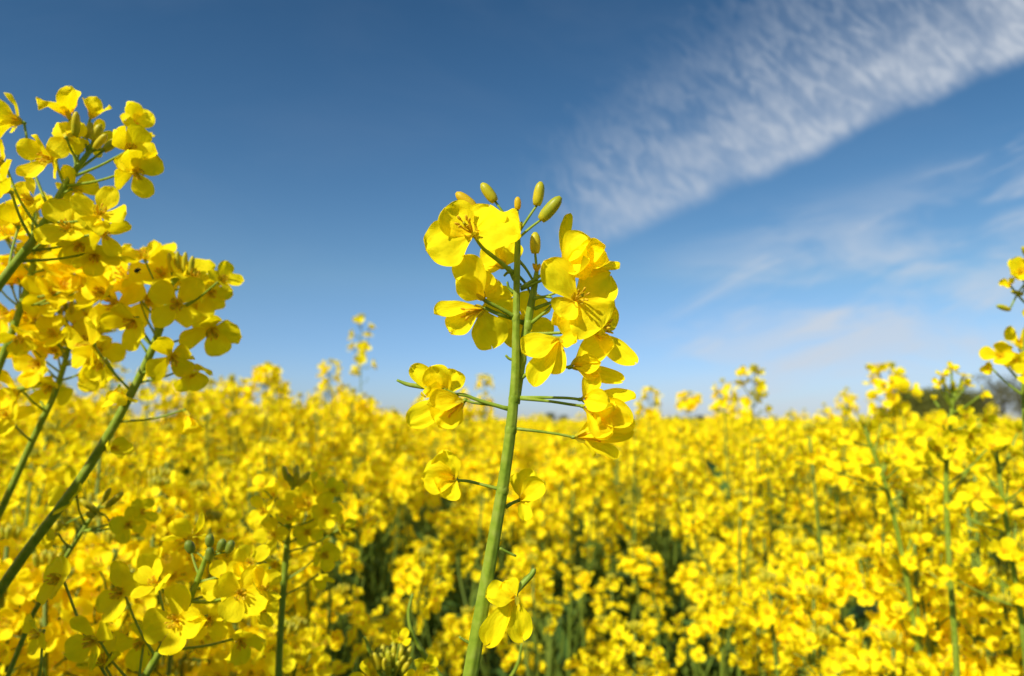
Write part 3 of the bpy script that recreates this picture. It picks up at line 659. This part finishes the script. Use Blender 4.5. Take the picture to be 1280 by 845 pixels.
# the rest of the crop, past the plants one can count: one mass
def mass(heads, X, Y, Z, SC, rg):
    """merge many turned copies of the given head meshes; returns verts, loops, sizes, mats"""
    out = []
    pick = rg.integers(0, len(heads), len(X))
    for k, hb in enumerate(heads):
        idx = np.where(pick == k)[0]
        if not len(idx): continue
        v = np.vstack(hb.v); n = len(idx)
        a = rg.uniform(0, 6.28, n); tx, ty = rg.normal(0, .22, n), rg.normal(0, .22, n)
        ca, sa = np.cos(a), np.sin(a); s = SC[idx]
        x = (v[None, :, 0] * ca[:, None] - v[None, :, 1] * sa[:, None]); y = (v[None, :, 0] * sa[:, None] + v[None, :, 1] * ca[:, None]); z = np.repeat(v[None, :, 2], n, 0)
        x = x + z * tx[:, None]; y = y + z * ty[:, None]
        W = np.stack([x * s[:, None] + X[idx][:, None], y * s[:, None] + Y[idx][:, None], z * s[:, None] + Z[idx][:, None]], -1).reshape(-1, 3)
        L = np.concatenate([np.array(f) for f in hb.f]); T_ = np.array([len(f) for f in hb.f]); m = np.array([hb.mats.index(hb.mats[q]) for q in hb.m])
        mm = np.array([MASS_MATS.index(hb.mats[q]) for q in hb.m])
        out.append((W, (L[None] + (np.arange(n) * len(v))[:, None]).ravel(), np.tile(T_, n), np.tile(mm, n)))
    return out
MASS_MATS = [M_FIELD, M_FSTEM, M_SEPAL, M_BUD, M_BUDY, M_LEAF]
def build_mass(name, chunks, kind, label, cat):
    vs, ls, ts, ms = [], [], [], []; off = 0
    for W, L, T_, m in chunks: vs.append(W); ls.append(L + off); ts.append(T_); ms.append(m); off += len(W)
    v = np.vstack(vs).astype(np.float32); l = np.concatenate(ls).astype(np.int32); t = np.concatenate(ts).astype(np.int32); m = np.concatenate(ms).astype(np.int32)
    me = bpy.data.meshes.new(name); me.vertices.add(len(v)); me.vertices.foreach_set('co', v.ravel())
    me.loops.add(len(l)); me.loops.foreach_set('vertex_index', l)
    me.polygons.add(len(t)); me.polygons.foreach_set('loop_start', np.concatenate([[0], np.cumsum(t)[:-1]]).astype(np.int32))
    for mt in MASS_MATS: me.materials.append(mt)
    me.polygons.foreach_set('material_index', m); me.update(calc_edges=True); me.validate()
    o = link(name, me); tag(o, label, cat, kind=kind); return o
def ring(r0, r1, dens, rg, half=.86):
    n = int(dens * half * (r1 * r1 - r0 * r0)); r = np.sqrt(rg.uniform(r0 * r0, r1 * r1, n)); a = rg.uniform(-half, half, n)
    return r * np.sin(a), r * np.cos(a)
def lowfreq(x, y): return .035 * np.sin(x * 1.3 + 1) * np.cos(y * .9) + .02 * np.sin(x * 3.1 + y * 2.2)
stalk = []
for hb in HEADS[2]:
    tube(hb, [V((.01, 0, -.45)), V((0, 0, -.2)), V((0, 0, .005))], [.0013, .0011, .0008], M_FSTEM, 3, False)
    for k in range(2):
        a = random.uniform(0, 6.28); leaf(hb, V((0, 0, random.uniform(-.35, -.15))), V((math.cos(a), math.sin(a), .4)).normalized(), .1, .02, M_LEAF, 2)
for hb in HEADS[3]: tube(hb, [V((0, 0, -.25)), V((0, 0, 0))], .0015, M_FSTEM, 3, False)
ch = []
x, y = ring(R_IND + .03, 9, 215, rng); ch += mass(HEADS[2], x, y, 1.18 + rng.normal(0, .05, len(x)) + lowfreq(x, y) - np.abs(rng.normal(0, .05, len(x))) + (rng.random(len(x)) < .03) * rng.uniform(0, .12, len(x)), rng.uniform(.95, 1.2, len(x)), rng)
x, y = ring(9, 20, 55, rng); ch += mass(HEADS[3], x, y, 1.14 + rng.normal(0, .07, len(x)) + lowfreq(x, y), rng.uniform(1.2, 1.6, len(x)), rng)
x, y = ring(20, 45, 11, rng); ch += mass(HEADS[3], x, y, 1.13 + rng.normal(0, .09, len(x)) + lowfreq(x, y), rng.uniform(2., 2.8, len(x)), rng)
build_mass('rapeseed_crop', ch, 'stuff', 'solid yellow mass of rapeseed flowers filling the far field up to the skyline', 'crop')
# leaves and stalks low down between the plants
ch = []; lm = []
random.seed(8)
for k in range(5):
    b = MB()
    for q in range(6):
        a = random.uniform(0, 6.28); leaf(b, V((random.uniform(-.05, .05), random.uniform(-.05, .05), random.uniform(-.2, .12))), V((math.cos(a), math.sin(a), random.uniform(-.2, .9))).normalized(), random.uniform(.08, .2), random.uniform(.02, .05), M_LEAF, 4)
    for q in range(3):
        a, c = random.uniform(-.1, .1), random.uniform(-.1, .1); tube(b, [V((a, c, -.5)), V((a * .6, c, .0)), V((a * .3, c * 1.2, .3))], [.003, .0025, .0015], M_FSTEM, 4, False)
    lm.append(b)
x, y = ring(.5, 6, 55, rng, .95); ch += mass(lm, x, y, rng.uniform(.28, .70, len(x)), rng.uniform(.8, 1.2, len(x)), rng)
build_mass('undergrowth', ch, 'stuff', 'dark green leaves and stalks low down between the rapeseed plants', 'leaves')

# ------------------------------------------------------------------ ground, hills, trees
def sheet(name, verts, faces, mat, kind='structure'):
    mb = MB(); mb.add(verts, faces, mat); o = link(name, mb.mesh(name, smooth=True)); tag(o, kind=kind); return o
M_SOIL = leafy('soil', [(.3, (.018, .020, .009)), (.7, (.040, .042, .016))], 0, (1, 1, 1), .9, .1, 9, bump=.5)
M_FAR = leafy('far_rape', [(.25, (.60, .46, .012)), (.6, (.90, .70, .012))], 0, (1, 1, 1), .9, .05, 1.2)
M_HILL = leafy('hill_green', [(.3, (.05, .10, .02)), (.7, (.085, .15, .03))], 0, (1, 1, 1), .9, .05, .02)
sheet('ground', [(-3000, -3000, 0), (3000, -3000, 0), (3000, 3000, 0), (-3000, 3000, 0)], [(0, 1, 2, 3)], M_SOIL)
# closed canopy far out, gently uneven
gx, gy = np.meshgrid(np.linspace(-1, 1, 61), np.linspace(0, 1, 61)); Yv = 30 * (420 / 30) ** gy; Xv = gx * Yv * 1.1
Zv = 1.12 + .04 * np.sin(Xv * .7) * np.cos(Yv * .6) + (gy ** 3) * .15
f = [(i * 61 + j, i * 61 + j + 1, (i + 1) * 61 + j + 1, (i + 1) * 61 + j) for i in range(60) for j in range(60)]
o = sheet('rapeseed_canopy', np.stack([Xv, Yv, Zv], -1).reshape(-1, 3), f, M_FAR, 'stuff'); tag(o, 'thin yellow line of the farthest crop along the skyline', 'crop')
def hill(x0, x1, y, z, name='hill'):
    n = 40; vs = []
    for j, dy in enumerate((0, 60, 160)):
        for i in range(n + 1):
            t = i / n; vs.append((x0 + (x1 - x0) * t, y + dy, (0, z, z * .6)[j] * (math.sin(math.pi * t) ** .6 + .08 * math.sin(9 * t)) - (.5 if j == 0 else 0)))
    sheet(name, vs, [(j * (n + 1) + i, j * (n + 1) + i + 1, (j + 1) * (n + 1) + i + 1, (j + 1) * (n + 1) + i) for j in range(2) for i in range(n)], M_HILL)
hill(60, 300, 600, 6.5); hill(-260, 80, 800, 5.5)
M_CROWN = leafy('crown_olive', [(.3, (.10, .12, .022)), (.7, (.20, .20, .045))], .15, (1, 1, .5), .7, .1, .8)
M_CROWN2 = leafy('crown_brown_green', [(.3, (.10, .10, .05)), (.7, (.18, .17, .09))], .15, (1, 1, .5), .7, .1, .8)
M_BARK = leafy('bark', [(.3, (.05, .04, .03)), (.7, (.09, .075, .055))], 0, (1, 1, 1), .9, .1, 4, bump=.5)
def tree(px, d, topy, wpx, label, mat, dens, seed, sparse=False):
    r = random.Random(seed); b = at(px, 528, d); base = V((b.x, b.y, 0)); H = at(px, topy, d).z; W = wpx / F * d
    root = thing('tree', label, 'tree', base)
    tb = MB(); tips = []
    tube(tb, [V((0, 0, 0)), V((.1, 0, H * .4)), V((0, .1, H * .85))], [H * .03, H * .022, H * .006], M_BARK, 7)
    for k in range(16):
        a = k * 2.4; z = H * r.uniform(.22, .75); e = V((math.cos(a) * W * .42 * r.uniform(.6, 1), math.sin(a) * W * .42 * r.uniform(.6, 1), min(H * .95, z + H * r.uniform(.1, .35))))
        tube(tb, [V((0, 0, z)), V((e.x * .5, e.y * .5, z + (e.z - z) * .35)), e], [H * .010, H * .006, H * .002], M_BARK, 5); tips.append(e)
    link('trunk', tb.mesh('trunk'), root)
    n = dens; th = np.array([r.random() for _ in range(n * 8)]).reshape(n, 8)
    cl = []
    for i in range(34):                       # clump centres inside a rounded crown
        q = r.uniform(-.85, .9); rad = W * .40 * math.sqrt(1 - q * q) * r.uniform(.3, 1)
        cl.append(V((math.cos(i * 2.4) * rad, math.sin(i * 2.4) * rad, H * (.55 + .36 * q))))
    if sparse: cl += tips
    vs = []; fs = []
    for i in range(n):
        c = cl[int(th[i, 0] * len(cl))]; q = W * .10
        p = c + V((r.gauss(0, 1) * q, r.gauss(0, 1) * q, r.gauss(0, 1) * q * .8))
        if p.z > H or p.z < .3: continue
        s = .16 * r.uniform(.6, 1.4); d1 = V((r.gauss(0, 1), r.gauss(0, 1), r.gauss(0, 1))).normalized(); _, e1, e2 = ortho(d1); k = len(vs)
        vs += [tuple(p + e1 * s), tuple(p + e2 * s * .6), tuple(p - e1 * s), tuple(p - e2 * s * .6)]; fs.append((k, k + 1, k + 2, k + 3))
    cb = MB(); cb.add(vs, fs, mat); link('crown', cb.mesh('crown', smooth=False), root)
    return root
tree(1148, 120, 485, 74, 'round olive green tree with a flat dense crown on the skyline', M_CROWN, 15000, 1)
tree(1192, 122, 481, 66, 'dark olive tree in the middle of the far clump, behind the thick pale plant stem', M_CROWN, 13000, 2)
tree(1226, 126, 487, 52, 'lower dark tree between the olive clump and the bare brownish tree', M_CROWN, 9000, 3)
tree(1255, 118, 466, 60, 'taller thin brownish tree with sparse see-through crown on the skyline', M_CROWN2, 3200, 4, True)
tree(1296, 125, 478, 60, 'brownish tree at the picture edge behind the half cut off pale stem', M_CROWN2, 6000, 5)
for i, (px, ty, w, lb) in enumerate(((688, 515, 18, 'tiny dark far tree just behind the focused stem'), (704, 518, 14, 'smaller of the two tiny far trees beside the focused stem'), (875, 518, 16, 'tiny dark far tree before the low green hill'), (893, 520, 14, 'lowest tiny far tree at the foot of the low green hill'))):
    tree(px, 320, ty, w, lb, M_CROWN, 2500, 20 + i)

# ------------------------------------------------------------------ light and sky
SUN = V((-.52, -.64, .64)).normalized()
el = math.asin(SUN.z); rot = math.atan2(SUN.x, SUN.y)
sd = bpy.data.lights.new('sun', 'SUN'); sd.energy = 5.0; sd.angle = R(.53); sd.color = (1, .955, .87)
so = bpy.data.objects.new('sun', sd); COL.objects.link(so); so.rotation_euler = SUN.to_track_quat('Z', 'Y').to_euler(); so.location = (-3, -2, 6)
w = bpy.data.worlds.new('World'); S.world = w; w.use_nodes = True
nt = w.node_tree; nodes, links = nt.nodes, nt.links; nodes.clear()
out = N(nodes, 'ShaderNodeOutputWorld'); bg = N(nodes, 'ShaderNodeBackground'); links.new(bg.outputs[0], out.inputs[0])
STR = .115; bg.inputs[1].default_value = STR
sky = N(nodes, 'ShaderNodeTexSky'); sky.sky_type = 'NISHITA'; sky.sun_disc = False; sky.sun_elevation = el; sky.sun_rotation = rot
sky.air_density = 1.0; sky.dust_density = .3; sky.ozone_density = 2.2; sky.altitude = 100
hs = N(nodes, 'ShaderNodeHueSaturation'); hs.inputs['Saturation'].default_value = 1.22; hs.inputs['Value'].default_value = 1.08; links.new(sky.outputs[0], hs.inputs['Color'])
tc = N(nodes, 'ShaderNodeTexCoord'); sp = N(nodes, 'ShaderNodeSeparateXYZ'); links.new(tc.outputs['Generated'], sp.inputs[0])
mth = lambda op, a, b=None, clamp=False: math_(nodes, links, op, a, b, clamp)
yy = mth('MAXIMUM', sp.outputs[1], .02); gx_ = mth('DIVIDE', sp.outputs[0], yy); gz_ = mth('DIVIDE', sp.outputs[2], yy)
fwd = mth('GREATER_THAN', sp.outputs[1], .05)
def sstep(x, a, b):
    n = N(nodes, 'ShaderNodeMapRange'); n.interpolation_type = 'SMOOTHSTEP'; n.inputs[1].default_value = a; n.inputs[2].default_value = b; n.inputs[3].default_value = 0; n.inputs[4].default_value = 1
    links.new(x, n.inputs[0]) ; return n.outputs[0]
def noise(x, y, sx, sy, detail=3, rough=.5, dist=0., off=0.):
    c = N(nodes, 'ShaderNodeCombineXYZ'); links.new(mth('ADD', mth('MULTIPLY', x, sx), off), c.inputs[0]); links.new(mth('MULTIPLY', y, sy), c.inputs[1])
    n = N(nodes, 'ShaderNodeTexNoise'); n.inputs['Scale'].default_value = 1; n.inputs['Detail'].default_value = detail; n.inputs['Roughness'].default_value = rough; n.inputs['Distortion'].default_value = dist
    links.new(c.outputs[0], n.inputs['Vector']); return n.outputs['Fac']
dx = mth('SUBTRACT', gx_, .132); dz = mth('SUBTRACT', gz_, .260)
U = mth('ADD', mth('MULTIPLY', dx, .912), mth('MULTIPLY', dz, .410)); Vv = mth('ADD', mth('MULTIPLY', dx, -.410), mth('MULTIPLY', dz, .912))
wob = mth('MULTIPLY', mth('SUBTRACT', noise(U, Vv, 5, 5, 2), .5), .03)
Vw = mth('ADD', Vv, wob)
top = mth('ADD', mth('MULTIPLY', U, .23), .160)
rip = noise(mth('ADD', U, mth('MULTIPLY', Vv, .35)), Vv, 44, 19, 5, .58, .9)
rip2 = noise(mth('ADD', U, mth('MULTIPLY', Vv, -.2)), Vv, 92, 30, 4, .58, .7, 7)
blob = noise(U, Vv, 7, 9, 4, .55, .3, 3)
lowe = sstep(mth('ADD', Vw, mth('MULTIPLY', mth('SUBTRACT', blob, .5), .02)), -.010, .024)
rel = mth('DIVIDE', Vw, top)
upe = mth('SUBTRACT', 1, sstep(mth('ADD', rel, mth('MULTIPLY', mth('SUBTRACT', rip, .5), 1.2)), .72, 1.30))
left = sstep(mth('ADD', U, mth('MULTIPLY', mth('SUBTRACT', rip2, .5), .10)), -.10, .05)
body = mth('MULTIPLY', mth('MULTIPLY', lowe, upe), left)
lowband = mth('SUBTRACT', 1, sstep(rel, .05, .75))
dens = mth('ADD', mth('ADD', mth('ADD', mth('MULTIPLY', lowband, .36), .09), mth('MULTIPLY', sstep(rip, .40, .64), .24)), mth('MULTIPLY', sstep(rip2, .38, .70), .10))
dens = mth('MULTIPLY', dens, mth('ADD', .6, mth('MULTIPLY', sstep(blob, .3, .65), .6)))
c1 = mth('MULTIPLY', body, dens)
c1 = mth('MULTIPLY', c1, mth('ADD', .72, mth('MULTIPLY', sstep(U, .0, .7), .26)))
# faint wisps lower down and to the right of the band
wz = mth('MULTIPLY', mth('MULTIPLY', sstep(gx_, .12, .4), sstep(gz_, -.02, .06)), mth('SUBTRACT', 1, sstep(mth('SUBTRACT', gz_, mth('MULTIPLY', gx_, .25)), .10, .26)))
wn = noise(mth('ADD', gx_, mth('MULTIPLY', gz_, -1.2)), gz_, 4.5, 13, 5, .55, .6, 11)
c2 = mth('MULTIPLY', mth('MULTIPLY', wz, sstep(wn, .36, .72)), .62)
strk = noise(mth('ADD', U, mth('MULTIPLY', Vv, .5)), Vv, 4.2, 19, 5, .58, .7, 31)
reg = mth('MULTIPLY', mth('MULTIPLY', sstep(gx_, .16, .34), sstep(Vv, -.42, -.26)), mth('SUBTRACT', 1, sstep(Vv, -.14, -.07)))
c2 = mth('ADD', c2, mth('MULTIPLY', mth('MULTIPLY', sstep(strk, .50, .74), reg), .50))
haze = mth('MULTIPLY', mth('MULTIPLY', mth('SUBTRACT', 1, sstep(gz_, .0, .22)), sstep(gx_, -.1, .6)), .30)
veil = mth('MULTIPLY', sstep(noise(mth('ADD', gx_, mth('MULTIPLY', gz_, .4)), gz_, 2.2, 5, 5, .6, .5, 21), .40, .75), .025)
cl = mth('MULTIPLY', mth('MINIMUM', mth('ADD', mth('ADD', c1, c2), mth('ADD', haze, veil)), .85), fwd)
tint = N(nodes, 'ShaderNodeMix', data_type='RGBA'); tint.blend_type = 'MULTIPLY'; tint.inputs[0].default_value = 1; links.new(hs.outputs[0], tint.inputs[6])
tn = ramp(nodes, links, gz_, [(0, (.50, .60, .97)), (.10, (.64, .74, .96)), (.22, (.85, .875, .86)), (.40, (.73, .80, .79)), (.7, (.53, .65, .66))]); links.new(tn, tint.inputs[7])
cm = N(nodes, 'ShaderNodeMix', data_type='RGBA'); links.new(cl, cm.inputs[0]); links.new(tint.outputs[2], cm.inputs[6]); cm.inputs[7].default_value = (.62 / STR, .67 / STR, .74 / STR, 1)
links.new(cm.outputs[2], bg.inputs[0])

S.view_settings.view_transform = 'Standard'; S.view_settings.look = 'None'; S.view_settings.exposure = 0; S.view_settings.gamma = 1
S.render.engine = 'CYCLES'
S.cycles.use_denoising = True; S.cycles.max_bounces = 10; S.cycles.diffuse_bounces = 7; S.cycles.transmission_bounces = 4; S.cycles.transparent_max_bounces = 4
S.cycles.sample_clamp_indirect = 6
